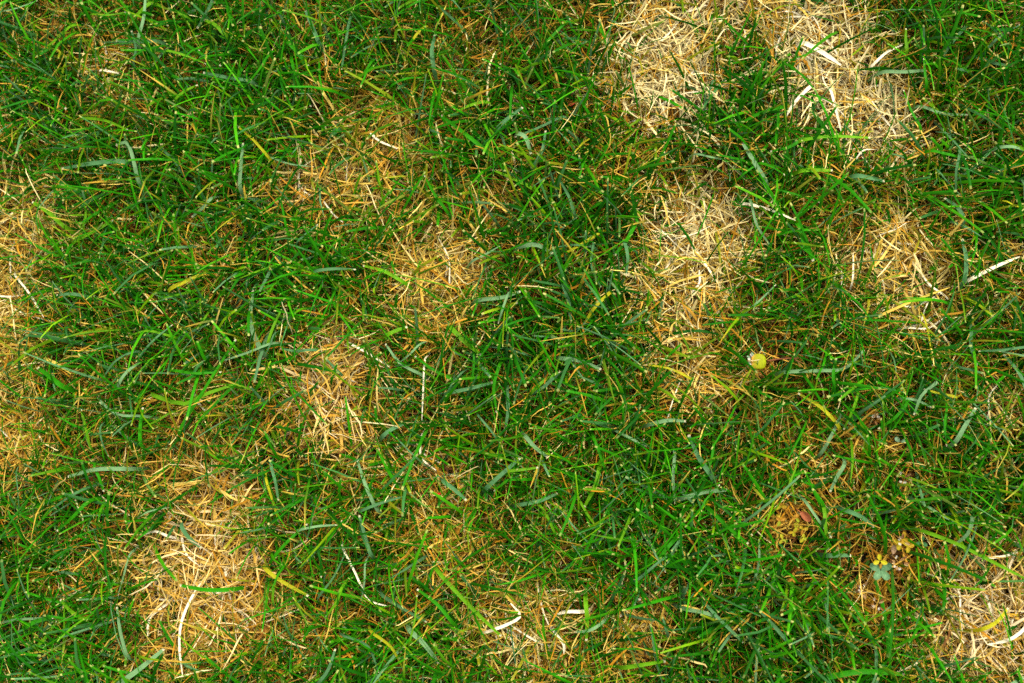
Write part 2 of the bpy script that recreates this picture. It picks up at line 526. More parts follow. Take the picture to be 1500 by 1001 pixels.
# ---- dead patches, each its own spread of straw
PATCH_LABEL = {
    'bleached': 'nearly white dead patch, the palest one, beside the green tongue', 'arm': 'pale straw patch shaped like a slanting arm across the green tongue',
    'neck': 'pale straw patch with a narrow tail running down beside the yellow flower head', 'kidney': 'tan kidney-shaped dead patch in the turf above the yellow flower head',
    'round': 'small round golden dead patch in the middle of the turf', 'ragged': 'ragged golden dead area thinly overgrown with green blades',
    'slanted': 'slanting tan dead patch tapering to a point', 'small': 'little straw spot between the slanting patch and the twiggy spot',
    'large': 'large tan dead patch with long white curved stalk', 'twig': 'thin brown spot beside a kinked straw stalk',
    'bent': 'thin straw spot with loose bent white stems', 'forked': 'thin straw spot next to the spot of bent white stems',
    'pinkish': 'pinkish tan dead patch near the dried weeds', 'edge': 'long orange-tan dead strip with no living blades at its heart',
    'spot': 'small straw spots close to the long orange-tan strip', 'wisp': 'tiny tuft of white wispy straw in dense green turf',
    'thin': 'thin straw haze beneath fine green blades', 'rust': 'rust-brown thin spots below the yellow flower head',
    'fray': 'frayed pale straw between broad green blades by the kidney-shaped patch', 'faint': 'faint brown thin places scattered through the green turf'}
ns = int(AREA * 2.4)
x, y = sample_ground(ns, lambda x, y: np.clip(dead_field(x, y)[0] * 1.15 - .06, 0, 1) ** 1.1)
D, B, who = dead_field(x, y)
z = soil_z(x, y) + U(.001, .018, ns) ** 1.0 * np.clip(D + .25, .3, 1)
names = np.array([p[0] for p in PATCHES] + ['faint'])[who]
for nm in dict.fromkeys(p[0] for p in PATCHES):
    s = names == nm
    if s.sum() < 10:
        continue
    a = make_straw(x[s], y[s], B[s], z[s], wscale=.78, tint=(.95, .90, 1.05) if nm in ('large', 'pinkish', 'slanted') else (1, 1, 1))
    tag(mesh_object('dead_grass_patch', a[0], a[1], M_STRAW, a[2], a[3]), PATCH_LABEL[nm], 'dead grass', kind='stuff')

# ------------------------------------------------------------------ single blades that stand out, each a thing with its cut tip
KIND = {'grey': (.085, .22, .078), 'pale': (.17, .32, .13), 'bright': (.026, .225, .002), 'dark': (.008, .095, .002), 'light': (.12, .32, .006),  # grey and pale: sheen of the sky painted into the leaf colour
        'yellow': (.42, .40, .012), 'straw': (.82, .72, .48), 'tan': (.72, .46, .14), 'gold': (.60, .42, .06)}


def spline(K, R):
    K = np.asarray(K, float)
    K = np.vstack([2 * K[0] - K[1], K, 2 * K[-1] - K[-2]])
    seg = len(K) - 3
    out = []
    for t in np.linspace(0, seg - 1e-6, R):
        i = int(t); u = t - i
        p0, p1, p2, p3 = K[i:i + 4]
        out.append(.5 * (2 * p1 + (p2 - p0) * u + (2 * p0 - 5 * p1 + 4 * p2 - p3) * u * u + (3 * p1 - p0 - 3 * p2 + p3) * u ** 3))
    return np.array(out)


def single(P, S, NR, w, prof, fold, C, mat, name, label, cat, group, tip=None, tipname='cut_tip'):
    """One blade along P; its last millimetre and a half is the part cut_tip."""
    org = P[0].copy()
    last = P[-1].copy(); d = P[-1] - P[-2]; d /= np.linalg.norm(d) + 1e-9
    W = w * prof
    a = ribbons3(P[None], S[None], NR[None], W[None], np.array([fold]), C[None])
    o = mesh_object(name, a[0], a[1], mat, a[2], a[3], origin=org)
    tag(o, label, cat, group)
    if tip is not None:
        Pt = np.stack([last, last + d * .0008, last + d * .0015])
        Wt = W[-1] * np.array([1.0, .95, .8])
        a = ribbons3(Pt[None], np.repeat(S[-1:], 3, 0)[None], np.repeat(NR[-1:], 3, 0)[None], Wt[None], np.array([fold]), np.tile(np.array(tip), (1, 3, 1)))
        mesh_object(tipname, np.asarray(a[0]) - org, a[1], mat, a[2], a[3], parent=o)
    return o


def along(pts, kind, wmm, z=.036, label=None, group=None, R=14, twist=.25):
    """A blade lying over the turf along the given spots of the photograph, rooted in the soil."""
    n = len(pts)
    hs_ = [z * (.86 + .14 * math.sin(math.pi * (.15 + .85 * k / max(1, n - 1)))) for k in range(n)]
    K = [np.array(at(px, py, h)) for (px, py), h in zip(pts, hs_)]
    d = K[0] - K[1]; d[2] = 0; d /= np.linalg.norm(d)
    r = K[0] + d * .012
    r[2] = soil_z(r[0], r[1]) - .001
    k1 = K[0] + d * .006; k1[2] = z * .45
    straw = kind in ('straw', 'tan', 'gold')
    if len(K) == 2:
        m = (K[0] + K[1]) / 2
        sd = np.array([-d[1], d[0], 0]) * random.uniform(-.07, .07) * np.linalg.norm(K[1] - K[0])
        K.insert(1, m + sd + np.array([0, 0, .002]))
    P = spline([r, k1] + K, R)
    T = np.gradient(P, axis=0); T /= np.linalg.norm(T, axis=1)[:, None]
    s0 = np.stack([-T[:, 1], T[:, 0], 0 * T[:, 0]], -1); s0 /= np.linalg.norm(s0, axis=1)[:, None] + 1e-9
    b = np.cross(T, s0)
    tw = np.linspace(random.uniform(-twist, twist), random.uniform(-twist, twist), R)[:, None]
    S = s0 * np.cos(tw) + b * np.sin(tw)
    NR = np.cross(S, T)
    NR *= np.sign(NR[:, 2:3] + 1e-9)
    c = np.array(KIND[kind]) * random.uniform(.88, 1.1)
    C = np.tile(c, (R, 1)) * rng.uniform(.93, 1.07, (R, 1))
    if not straw:
        C[:3] = lerp(C[:3], np.array([.25, .25, .06]), .4)
    prof = np.interp(np.linspace(0, 1, R), [0, .2, .5, .85, 1], [.6, .9, 1, .85, .6 if not straw else .35])
    nm, cat = ('straw_stalk', 'straw') if straw else ('grass_blade', 'grass blade')
    return single(P, S, NR, wmm * .00044, prof, .25 if not straw else .5, C, M_STRAW if straw else M_GRASS, nm, label, cat, group,
                  tip=None if straw else np.array([.62, .56, .34]))


SINGLES = [
    ('light', 3.6, [(222, 5), (190, 34)], 'broad light green blade above the tiny white wispy tuft'),
    ('straw', 2.2, [(146, 104), (174, 108)], 'short white straw beside the tiny wispy tuft'),
    ('grey', 4.0, [(182, 237), (140, 239), (93, 247)], 'broad grey-green blade lying level in dense fine turf'),
    ('grey', 3.6, [(467, 62), (458, 40), (448, 17)], None),
    ('yellow', 2.4, [(394, 231), (372, 206), (350, 187)], 'thin bright yellow blade in fine green turf beside the ragged golden area'),
    ('pale', 3.2, [(352, 276), (353, 244), (356, 212)], 'upright pale grey-green blade next to the thin yellow blade'),
    ('grey', 3.2, [(367, 120), (334, 114), (300, 107)], None),
    ('light', 3.0, [(257, 148), (287, 126)], None),
    ('pale', 3.4, [(204, 268), (196, 236), (187, 210), (172, 212)], 'pale green blade bent over at its tip'),
    ('light', 3.6, [(93, 331), (72, 312), (49, 297)], 'light green blade crossing the small straw spots'),
    ('grey', 3.8, [(636, 101), (637, 53)], None),
    ('bright', 3.6, [(720, 228), (686, 200), (648, 171)], 'long bright green blade slanting over the ragged golden area'),
    ('pale', 3.8, [(758, 196), (770, 202), (777, 223)], 'short grey blade folded downwards at its middle'),
    ('grey', 3.4, [(728, 190), (746, 172), (764, 159)], None),
    ('bright', 2.6, [(797, 68), (833, 29)], None),
    ('straw', 2.0, [(542, 194), (556, 207), (582, 218)], 'white curled straw on the ragged golden area'),
    ('gold', 1.3, [(638, 42), (648, 22), (656, 2)], 'thin golden stalk standing in dark green turf'),
    ('pale', 4.0, [(1122, 268), (1106, 240), (1089, 212)], 'broad pale blade slanting below the green tongue between two pale patches'),
    ('light', 3.4, [(1172, 251), (1217, 250)], 'light green blade lying level near the tip of the broad pale slanting blade'),
    ('grey', 3.6, [(1252, 258), (1293, 265)], None),
    ('straw', 4.2, [(1178, 64), (1205, 78), (1232, 96)], 'broad white straw on the slanting arm patch'),
    ('straw', 2.2, [(1278, 96), (1322, 66)], 'straight white straw reaching from the arm patch over green turf'),
    ('straw', 2.8, [(1186, 128), (1147, 177)], None),
    ('straw', 2.4, [(1216, 132), (1224, 160), (1233, 196)], None),
    ('light', 2.6, [(1328, 78), (1327, 44)], None),
    ('light', 2.8, [(1172, 207), (1215, 200), (1272, 202)], 'long yellowish green blade along the lower rim of the arm patch'),
    ('straw', 2.4, [(1092, 299), (1128, 308), (1165, 323)], 'white straw running from the neck patch into green turf'),
    ('grey', 3.6, [(1412, 322), (1386, 292)], None),
    ('yellow', 3.4, [(248, 425), (275, 411), (302, 400)], 'short broad yellow blade in the turf below the thin straw haze'),
    ('pale', 4.0, [(382, 512), (367, 472), (371, 428)], 'arching pale green blade curved like a sickle'),
    ('bright', 3.0, [(263, 632), (300, 570), (344, 500)], None),
    ('light', 3.4, [(222, 578), (268, 592), (300, 578), (342, 564)], 'long light green blade with a straw-coloured bend beside the thin straw haze'),
    ('bright', 3.2, [(207, 652), (209, 600)], None),
    ('pale', 2.8, [(173, 568), (184, 547), (205, 531)], None),
    ('bright', 4.2, [(92, 566), (57, 540)], 'broad bright green blade beside the long orange-tan strip'),
    ('straw', 2.0, [(22, 402), (45, 432), (64, 465)], 'white straw leaning from the orange-tan strip over green turf'),
    ('light', 2.6, [(392, 508), (411, 456)], None),
    ('gold', 2.6, [(66, 525), (104, 548)], None),
    ('yellow', 2.8, [(892, 430), (870, 452), (857, 473)], 'yellow-green blade by itself in deep green turf near the neck patch'),
    ('light', 4.0, [(660, 480), (680, 500), (702, 518)], 'broad light green blade below the round golden patch'),
    ('pale', 3.8, [(760, 362), (786, 359), (808, 371)], 'pale grey blade arching over beside the round golden patch'),
    ('straw', 1.5, [(622, 530), (620, 572), (618, 616)], 'thin straight upright straw between the round patch and the little straw spot'),
    ('pale', 3.2, [(822, 525), (878, 540)], None),
    ('light', 3.6, [(566, 492), (594, 480)], None),
    ('pale', 3.2, [(952, 622), (978, 616), (1002, 617)], None),
    ('grey', 3.0, [(662, 575), (690, 569), (719, 561)], None),
    ('light', 2.8, [(779, 575), (818, 546)], None),
    ('straw', 1.9, [(512, 503), (540, 518), (571, 538)], None),
    ('gold', 2.2, [(1288, 463), (1340, 440), (1392, 421)], 'long golden stalk across the tan kidney-shaped patch'),
    ('straw', 2.8, [(1420, 410), (1460, 390), (1494, 376)], 'white stalk slanting over the frayed pale straw'),
    ('yellow', 2.8, [(1228, 624), (1204, 598), (1172, 578)], 'yellow blade below the flower head, crossing broad green ones'),
    ('pale', 2.8, [(1152, 545), (1200, 543), (1237, 540), (1264, 515)], 'grey-green blade sharply bent near its end beside the flower head'),
    ('grey', 3.4, [(1412, 412), (1410, 353)], None),
    ('pale', 3.4, [(1399, 648), (1428, 600)], 'pale grey blade slanting over the frayed straw'),
    ('yellow', 2.0, [(1401, 582), (1356, 571)], None),
    ('grey', 3.2, [(1503, 576), (1472, 522)], None),
    ('yellow', 3.2, [(388, 832), (410, 850), (449, 872)], 'bright yellow-green blade at the rim of the large tan patch'),
    ('bright', 3.4, [(334, 864), (300, 864), (266, 858)], 'bright green blade lying alone on the large tan patch'),
    ('straw', 2.2, [(288, 864), (268, 905), (263, 945), (268, 992)], 'long white curved stalk on the large tan patch'),
    ('pale', 4.4, [(172, 1004), (205, 980), (238, 953)], 'very broad pale green blade below the large tan patch'),
    ('grey', 3.8, [(266, 769), (293, 801)], 'grey-green blade dipping onto the large tan patch'),
    ('pale', 3.4, [(182, 687), (140, 688), (102, 698)], None),
    ('pale', 3.0, [(1237, 680), (1217, 718)], None),
    ('bright', 3.0, [(1040, 747), (1066, 772), (1094, 795)], None),
    ('grey', 3.4, [(1240, 748), (1278, 770)], 'grey-green blade above the clover, crossing another'),
    ('pale', 3.6, [(1000, 730), (1062, 718)], None),
    ('grey', 3.4, [(1212, 814), (1244, 814)], 'short grey blade pointing at the clover'),
    ('light', 2.8, [(1352, 778), (1400, 796), (1448, 820), (1502, 848)], 'long light green blade arching above the pinkish tan patch'),
    ('yellow', 3.2, [(1438, 922), (1475, 893)], 'yellow blade on the pinkish tan patch'),
    ('bright', 4.4, [(1208, 992), (1262, 984), (1322, 988)], 'very broad bright green blade lying below the dried weeds'),
    ('pale', 3.0, [(1002, 892), (1045, 902), (1080, 932)], None),
    ('straw', 2.8, [(1502, 918), (1480, 936), (1448, 944)], None),
    ('pale', 4.0, [(600, 923), (620, 942), (641, 969)], 'broad pale blade in dark turf beside the kinked straw stalk'),
    ('straw', 1.8, [(502, 802), (520, 838), (540, 878), (568, 888)], 'long white straw stalk sharply kinked near its end'),
    ('pale', 3.0, [(552, 746), (536, 712), (524, 676)], None),
    ('grey', 3.6, [(712, 716), (736, 694), (760, 673)], 'broad grey-green blade slanting beside the little straw spot'),
    ('grey', 3.0, [(760, 740), (790, 734), (814, 724)], None),
    ('light', 3.4, [(878, 686), (872, 712), (857, 741)], None),
    ('grey', 3.4, [(651, 706), (681, 731)], None),
    ('light', 3.2, [(642, 838), (690, 890), (732, 930)], 'long yellowish green blade running into the spot of bent white stems'),
    ('light', 3.4, [(858, 882), (859, 936)], 'upright light green blade between the two thin straw spots'),
    ('light', 3.4, [(912, 978), (940, 974), (972, 969)], None),
    ('straw', 2.4, [(712, 926), (745, 914), (762, 902), (748, 884)], 'bent white stem folded like a hook on a thin straw spot'),
    ('straw', 2.8, [(852, 896), (832, 896), (812, 900)], None),
    ('straw', 2.4, [(814, 928), (826, 944), (826, 958)], None),
    ('bright', 2.6, [(888, 754), (866, 790), (847, 834)], None),
    ('grey', 3.0, [(543, 812), (527, 758)], None),
    ('grey', 4.0, [(1044, 700), (1010, 640)], None), ('bright', 3.4, [(930, 330), (902, 372)], None), ('grey', 3.2, [(826, 420), (836, 470)], None),
    ('pale', 3.2, [(700, 440), (735, 436), (760, 428)], None), ('bright', 4.0, [(1170, 330), (1190, 380)], None), ('pale', 3.4, [(770, 640), (800, 668)], None),
    ('light', 3.4, [(120, 905), (90, 880)], None), ('bright', 3.8, [(36, 920), (76, 905)], None), ('bright', 4.0, [(420, 60), (450, 96)], None),
    ('light', 3.6, [(330, 52), (300, 30)], None), ('bright', 3.2, [(58, 130), (95, 158)], None), ('grey', 3.4, [(560, 640), (590, 622)], None),
]
SHORT = {'bleached': 'nearly white patch', 'arm': 'arm-shaped pale patch', 'neck': 'narrow-tailed pale patch', 'kidney': 'tan kidney-shaped patch',
         'round': 'small round golden patch', 'ragged': 'ragged golden area', 'slanted': 'slanting tan patch', 'small': 'little straw spot',
         'large': 'large tan patch', 'twig': 'thin brown spot', 'bent': 'spot of bent white stems', 'forked': 'spot next to the bent stems',
         'pinkish': 'pinkish tan patch', 'edge': 'long orange-tan strip', 'spot': 'small spots near the strip', 'wisp': 'tiny white wispy tuft',
         'thin': 'thin straw haze', 'rust': 'rust-brown thin spots', 'fray': 'frayed pale straw'}
MARKS = [(cx, cy, min(rx, ry), SHORT[nm]) for nm, cx, cy, rx, ry, *_ in PATCHES if nm in SHORT] + [
    (1110, 530, 8, 'yellow flower head'), (1290, 835, 10, 'sage-green clover'), (1158, 772, 12, 'crowded yellow sprig'), (1319, 648, 5, 'tiny round leaflets'),
    (276, 411, 10, 'short broad yellow blade'), (370, 470, 10, 'sickle-shaped pale blade'), (874, 450, 10, 'lone yellow-green blade')]
LOOK = {'grey': 'grey-green', 'pale': 'silvery green', 'bright': 'bright green', 'dark': 'dark green', 'light': 'light green', 'yellow': 'yellowed',
        'straw': 'white', 'tan': 'tan', 'gold': 'golden'}


def describe(kind, wmm, pts):
    """Size, bend, colour and the landmark it lies on or beside."""
    straw = kind in ('straw', 'tan', 'gold')
    (ax, ay), (bx, by) = pts[0], pts[-1]
    mx_, my_ = (ax + bx) / 2, (ay + by) / 2
    ln = math.hypot(bx - ax, by - ay)
    sag = max(abs((by - ay) * (p[0] - ax) - (bx - ax) * (p[1] - ay)) / ln for p in pts[1:-1]) / ln if len(pts) > 2 else 0
    size = ('long ' if ln > (56 if straw else 64) else 'short ' if ln < (44 if straw else 48) else '') + \
           ('broad ' if wmm > (1.8 if straw else 2.6) else 'narrow ' if wmm < (1.4 if straw else 2.0) else '')
    form = 'curved ' if sag > .10 else 'straight ' if sag < .035 else ''
    dist, rel, mark = min((math.hypot(mx_ - cx, my_ - cy) - r, r, nm) for cx, cy, r, nm in MARKS)
    where = ('lying on the ' if dist < -6 else 'at the rim of the ' if dist < 22 and straw else 'close to the ' if dist < 40 else 'nearest the ' if dist < 90 else 'in turf beyond the ') + mark
    return size + form + LOOK[kind] + (' straw stalk ' if straw else ' blade ') + where


GROUP = {'grey': 'grey-green blades', 'pale': 'silvery green blades', 'bright': 'bright green blades', 'dark': 'dark green blades', 'light': 'light green blades',
         'yellow': 'yellowed blades', 'straw': 'white straw stalks', 'tan': 'tan straw stalks', 'gold': 'golden straw stalks'}
used, tries = set(), 0
for kind, wmm, pts, label in SINGLES:
    label = label or describe(kind, wmm, pts)
    used.add(label)
    along(pts, kind, wmm, label=label, group=GROUP[kind], z=.030 if kind in ('straw', 'tan', 'gold') else .037)

# the other blades that show largest, strewn over the turf
made = 0
while made < 200:
    px, py = random.uniform(0, 1500), random.uniform(0, 1001)
    g = at(px, py)
    D, _, _ = dead_field(np.array([g.x]), np.array([g.y]))
    a = random.uniform(0, 2 * math.pi)
    ln = random.uniform(38, 76)
    tip_ = at(px + math.cos(a) * ln / 2, py + math.sin(a) * ln / 2)
    D2, _, _ = dead_field(np.array([tip_.x]), np.array([tip_.y]))
    if max(D[0], D2[0]) > .35 or any(math.hypot(px + math.cos(a) * ln * f - c[0], py + math.sin(a) * ln * f - c[1]) < c[2] for c in CLEAR for f in (-.5, -.25, 0, .25, .5)):
        continue
    kind = random.choices(['grey', 'pale', 'bright', 'dark', 'light', 'yellow'], [.24, .16, .30, .12, .15, .03])[0]
    c1 = random.gauss(0, .06) * ln
    dx, dy = math.cos(a) * ln / 2, math.sin(a) * ln / 2
    pts = [(px - dx, py - dy), (px - dy / ln * c1 * 2, py + dx / ln * c1 * 2), (px + dx, py + dy)]
    wd_ = random.uniform(1.5, 3.1)
    lab = describe(kind, wd_, pts)
    tries += 1
    if lab in used and tries < 9000:
        continue
    used.add(lab)
    along(pts, kind, wd_, z=random.uniform(.030, .040), label=lab, group=GROUP[kind], twist=.6)
    made += 1
made, tries = 0, 0
while made < 150:
    px, py = random.uniform(0, 1500), random.uniform(0, 1001)
    g = at(px, py)
    D, B, _ = dead_field(np.array([g.x]), np.array([g.y]))
    if D[0] < .6:
        continue
    a = random.uniform(0, 2 * math.pi)
    ln = random.uniform(34, 70)
    kind = 'straw' if B[0] + random.gauss(0, .15) > .55 else random.choice(['tan', 'tan', 'gold'])
    c1 = random.gauss(0, .14) * ln
    dx, dy = math.cos(a) * ln / 2, math.sin(a) * ln / 2
    pts = [(px - dx, py - dy), (px - dy / ln * c1 * 2, py + dx / ln * c1 * 2), (px + dx, py + dy)]
    wd_ = random.uniform(.9, 2.0)
    lab = describe(kind, wd_, pts)
    tries += 1
    if lab in used and tries < 9000:
        continue
    used.add(lab)
    along(pts, kind, wd_, z=random.uniform(.014, .026), label=lab, group=GROUP[kind], twist=.6)
    made += 1


# ------------------------------------------------------------------ weeds, the yellow flower head and small finds
def tube(name, pts, r0, r1, colour, parent, org, mat=None, R=8, K=5):
    P = spline(pts, R)
    T = np.gradient(P, axis=0); T /= np.linalg.norm(T, axis=1)[:, None]
    ref = np.array([.3, .9, .2]); a = np.cross(T, ref); a /= np.linalg.norm(a, axis=1)[:, None]; b = np.cross(T, a)
    rad = np.linspace(r0, r1, R)[:, None, None]
    th = np.arange(K) * 2 * np.pi / K
    V = P[:, None] + rad * (a[:, None] * np.cos(th)[None, :, None] + b[:, None] * np.sin(th)[None, :, None])
    F = [(i * K + k, i * K + (k + 1) % K, (i + 1) * K + (k + 1) % K, (i + 1) * K + k) for i in range(R - 1) for k in range(K)]
    C = np.tile(np.array(colour), (R * K, 1)) * rng.uniform(.85, 1.15, (R * K, 1))
    return mesh_object(name, V.reshape(-1, 3) - np.array(org), F, mat or M_LEAF, C, parent=parent)


def leaflet(name, base, direction, length, width, colour, parent, org, cup=.25, notch=.06, mark=None, droop=0.0):
    """A rounded leaflet, creased along its midrib, 24 quads."""
    d = np.array(direction, float); d /= np.linalg.norm(d)
    s = np.cross(d, [0, 0, 1.0]); s /= np.linalg.norm(s) + 1e-9
    u = np.cross(s, d)
    T = np.array([0, .15, .35, .55, .75, .9, 1.0])
    w = np.array([.10, .52, .86, 1.0, .93, .66, .30]) * width / 2
    V, C = [], []
    for t, ww in zip(T, w):
        for k, q_ in enumerate((-1, -.5, 0, .5, 1)):
            tt = t + (notch * (abs(q_) - .6) if t > .8 else 0)
            p = np.array(base) + d * length * tt + s * ww * q_ + u * (abs(q_) ** 1.3 * cup * ww + droop * length * -t * t) + u * random.gauss(0, .012) * width
            V.append(p)
            cc = np.array(colour) * random.uniform(.9, 1.1)
            if mark is not None and .4 < t < .7 and abs(q_) < .8:
                cc = lerp(cc, np.array(mark), .5)
            if q_ == 0:
                cc = cc * 1.18
            C.append(cc)
    F = [(i * 5 + k, i * 5 + k + 1, (i + 1) * 5 + k + 1, (i + 1) * 5 + k) for i in range(6) for k in range(4)]
    return mesh_object(name, np.array(V) - np.array(org), F, M_LEAF, C, np.tile([-1, -.5, 0, .5, 1], 7), parent=parent)


def clover(px, py, z, size, angles, colour, label, group=None, mark=None, tilt=.12):
    hub = np.array(at(px, py, z))
    root = hub + np.array([random.uniform(-.006, .006), random.uniform(-.006, .006), 0]); root[2] = float(soil_z(root[0], root[1]))
    e = tag(empty('clover', root), label, 'clover', group)
    tube('stalk', [root - [0, 0, .001], (root + hub) / 2 + [.001, .001, 0], hub], .0004, .0003, (.20, .24, .05), e, root)
    for a in angles:
        a = math.radians(a)
        leaflet('leaflet', hub + np.array([math.cos(a), math.sin(a), 0]) * .0004, (math.cos(a), math.sin(a), random.uniform(-.1, .25) + tilt), size, size * .68, colour, e, root, mark=mark)
    return e


SAGE = (.095, .21, .085)
clover(1290, 835, .030, .0074, (155, 232, 306, 28), SAGE, 'sage-green clover with four round leaflets under the yellow sprig', mark=(.16, .28, .13))
clover(1289, 822, .035, .0044, (100, 200, 340), (.38, .34, .006), 'small yellow clover leaf right beside the sage-green clover')
clover(1350, 794, .022, .0040, (80, 205, 320), (.075, .24, .075), 'tiny bluish green clover with three leaflets in a dark gap')
clover(1319, 648, .026, .0046, (140, 15), (.17, .28, .15), 'pair of tiny round pale leaflets in the green turf')


def sprig(px, py, z, n, spread, leaf, colours, label, name='yellow_weed', cat='weed'):
    hub = np.array(at(px, py, z))
    root = hub.copy(); root[:2] += [.008, -.006]; root[2] = float(soil_z(root[0], root[1]))
    e = tag(empty(name, root), label, cat)
    for k in range(n):
        a = random.uniform(0, 2 * math.pi); r = spread * math.sqrt(random.random())
        tip = hub + np.array([math.cos(a) * r, math.sin(a) * r * 1.2, random.uniform(-.006, .003)])
        if k % 3 == 0:
            tube('stem', [root, (root + tip) / 2 + [0, 0, .004], tip], .0005, .0003, (.30, .20, .03), e, root)
        for j in range(3):
            b = a + (j - 1) * 1.9 + random.uniform(-.3, .3)
            leaflet('leaflet', tip, (math.cos(b), math.sin(b), random.uniform(-.2, .5)), leaf * random.uniform(.7, 1.15), leaf * random.uniform(.5, .75), random.choice(colours), e, root, cup=.6, droop=.2)
    return e


YL = [(.28, .26, .008), (.32, .21, .008), (.22, .25, .012), (.32, .15, .012)]
sprig(1160, 775, .038, 8, .0095, .0034, YL, 'yellow leafy weed sprig with crowded small leaves in broad green turf')
sprig(1148, 752, .028, 3, .005, .0038, YL, 'little dull yellow weed tip just above the crowded yellow sprig')
sprig(1168, 846, .024, 3, .005, .0040, [(.46, .24, .02), (.40, .18, .02)], 'orange-brown wilted weed sprig below the crowded yellow sprig')
sprig(1325, 803, .034, 4, .0052, .0046, [(.34, .21, .008), (.32, .25, .008), (.34, .13, .010)], 'orange-yellow wilting weed sprig between the two green clovers')
sprig(1380, 818, .024, 3, .006, .0040, [(.42, .16, .015), (.46, .22, .02)], 'rust-orange withered weed sprig next to the pinkish tan patch')


def seed_head(px, py, z, n, label, spread=.004):
    """A dried weed head: brown husks with white florets on a thin stalk."""
    hub = np.array(at(px, py, z))
    root = hub.copy(); root[:2] += [-.006, .008]; root[2] = float(soil_z(root[0], root[1]))
    e = tag(empty('dried_flower', root), label, 'dried flower')
    tube('stalk', [root, (root + hub) / 2 + [.002, 0, .003], hub], .0005, .0004, (.45, .26, .06), e, root)
    for k in range(n):
        a = random.uniform(0, 2 * math.pi); el = random.uniform(-.1, .9)
        d = np.array([math.cos(a), math.sin(a), el])
        b = hub + d * spread * random.uniform(.2, .8)
        leaflet('husk', b, d, .0034, .0017, random.choice([(.28, .16, .06), (.36, .24, .10), (.22, .10, .03)]), e, root, cup=.9)
    for k in range(max(3, n // 2)):
        a = random.uniform(0, 2 * math.pi)
        b = hub + np.array([math.cos(a) * spread * .7, math.sin(a) * spread * .7, .0012])
        for j in range(2):
            leaflet('floret', b, (math.cos(a + j), math.sin(a + j), .8), .0020, .0015, (.52, .47, .36), e, root, cup=.7)
    return e


seed_head(1316, 824, .033, 8, 'brown dried weed head with white florets right beside the yellow clover leaf', .005)
seed_head(1284, 884, .030, 6, 'white-tipped dried weed head below the sage-green clover')
seed_head(1265, 864, .028, 5, 'small pinkish white dried weed head next to a bright green stem')
seed_head(1321, 793, .036, 4, 'tiny white dried weed head just above the orange-yellow sprig', .003)
seed_head(1322, 700, .026, 4, 'pair of white florets low in dark turf below the tiny round leaflets', .004)
seed_head(1281, 615, .032, 4, 'white fluffy weed head in the turf below the bent grey-green blade', .003)

# the yellow flower head: a curled yellow petal cup, torn open on one side, on a yellow-green stem
fz = .037
hub = np.array(at(1110, 530, fz))
root = np.array(at(1078, 586, .004)); root[2] = float(soil_z(root[0], root[1])) - .001
fl = tag(empty('yellow_flower_head', root), 'rounded yellow flower head with torn whitish side on a yellow-green stem', 'flower')
tube('stem', [root, np.array(at(1081, 578, .020)), np.array(at(1092, 556, .034)), np.array(at(1103, 536, .040))], .0009, .0008, (.30, .40, .012), fl, root, R=10, K=6)
nu, nv = 13, 10
V, C = [], []
for i in range(nu):
    th = -2.25 + 4.5 * i / (nu - 1)          # open towards the left
    for j in range(nv):
        ph = -1.15 + 2.3 * j / (nv - 1)
        sq = 1.0 / (abs(math.cos(ph)) ** 3.2 + abs(math.sin(ph)) ** 3.2) ** (1 / 3.2)
        r = .0054 * sq
        p = np.array([r * math.cos(ph) * math.cos(th * 1.1) * 1.04, r * math.sin(ph) * 1.0, r * math.cos(ph) * math.sin(th * 1.1) * .40])
        p += N_(0, .00012, 3)
        V.append(hub + p)
        edge = max(0, abs(th) - 1.75) / .5
        c = lerp(np.array([.30, .31, .002]), np.array([.55, .26, .04]), min(1, edge))
        c = lerp(c, np.array([.25, .33, .003]), .5 * max(0, (p[0] / .0060)))
        C.append(c * random.uniform(.92, 1.06))
F = [(i * nv + j, i * nv + j + 1, (i + 1) * nv + j + 1, (i + 1) * nv + j) for i in range(nu - 1) for j in range(nv - 1)]
mesh_object('petal_cup', np.array(V) - root, F, M_LEAF, np.array(C), parent=fl)
tube('petal_fold', [hub + [-.0066, .0002, .0024], hub + [-.002, .0004, .0040], hub + [.0010, .0009, .0040]], .0004, .00015, (.70, .55, .25), fl, root, R=6)
for k, (dx, dy, ln) in enumerate([(-.0034, .0030, .0030), (-.0022, .0036, .0036), (-.0048, .0016, .0024), (-.0050, .0026, .0028), (-.0042, -.0018, .0024), (-.0050, -.0004, .0020), (-.0030, .0040, .0022)]):
    b = hub + np.array([dx * 1.0, dy * 1.0, .0008])
    leaflet('sepal', b, (dx + random.gauss(0, .001), dy + random.gauss(0, .001), .001), ln, .0014, [(.50, .47, .38), (.18, .28, .15)][k % 2], fl, root, cup=.5)

# small finds
tw = np.array(at(1124, 529, .034)); tw2 = np.array(at(1168, 525, .036)); r_ = np.array(at(1176, 524, 0)); r_[2] = float(soil_z(r_[0], r_[1]))
e = tag(empty('twig', r_), 'short dark red-brown twig touching the yellow flower head', 'twig')
tube('stem', [tw, (tw + tw2) / 2 + [0, .0006, 0], tw2, r_], .0007, .0005, (.16, .05, .015), e, r_, M_THATCH, R=9)
tube('side_shoot', [tw2 + [-.004, 0, 0], tw2 + [.002, -.003, .001], tw2 + [.005, -.0045, .001]], .0005, .0003, (.22, .09, .02), e, r_, M_THATCH, R=5)


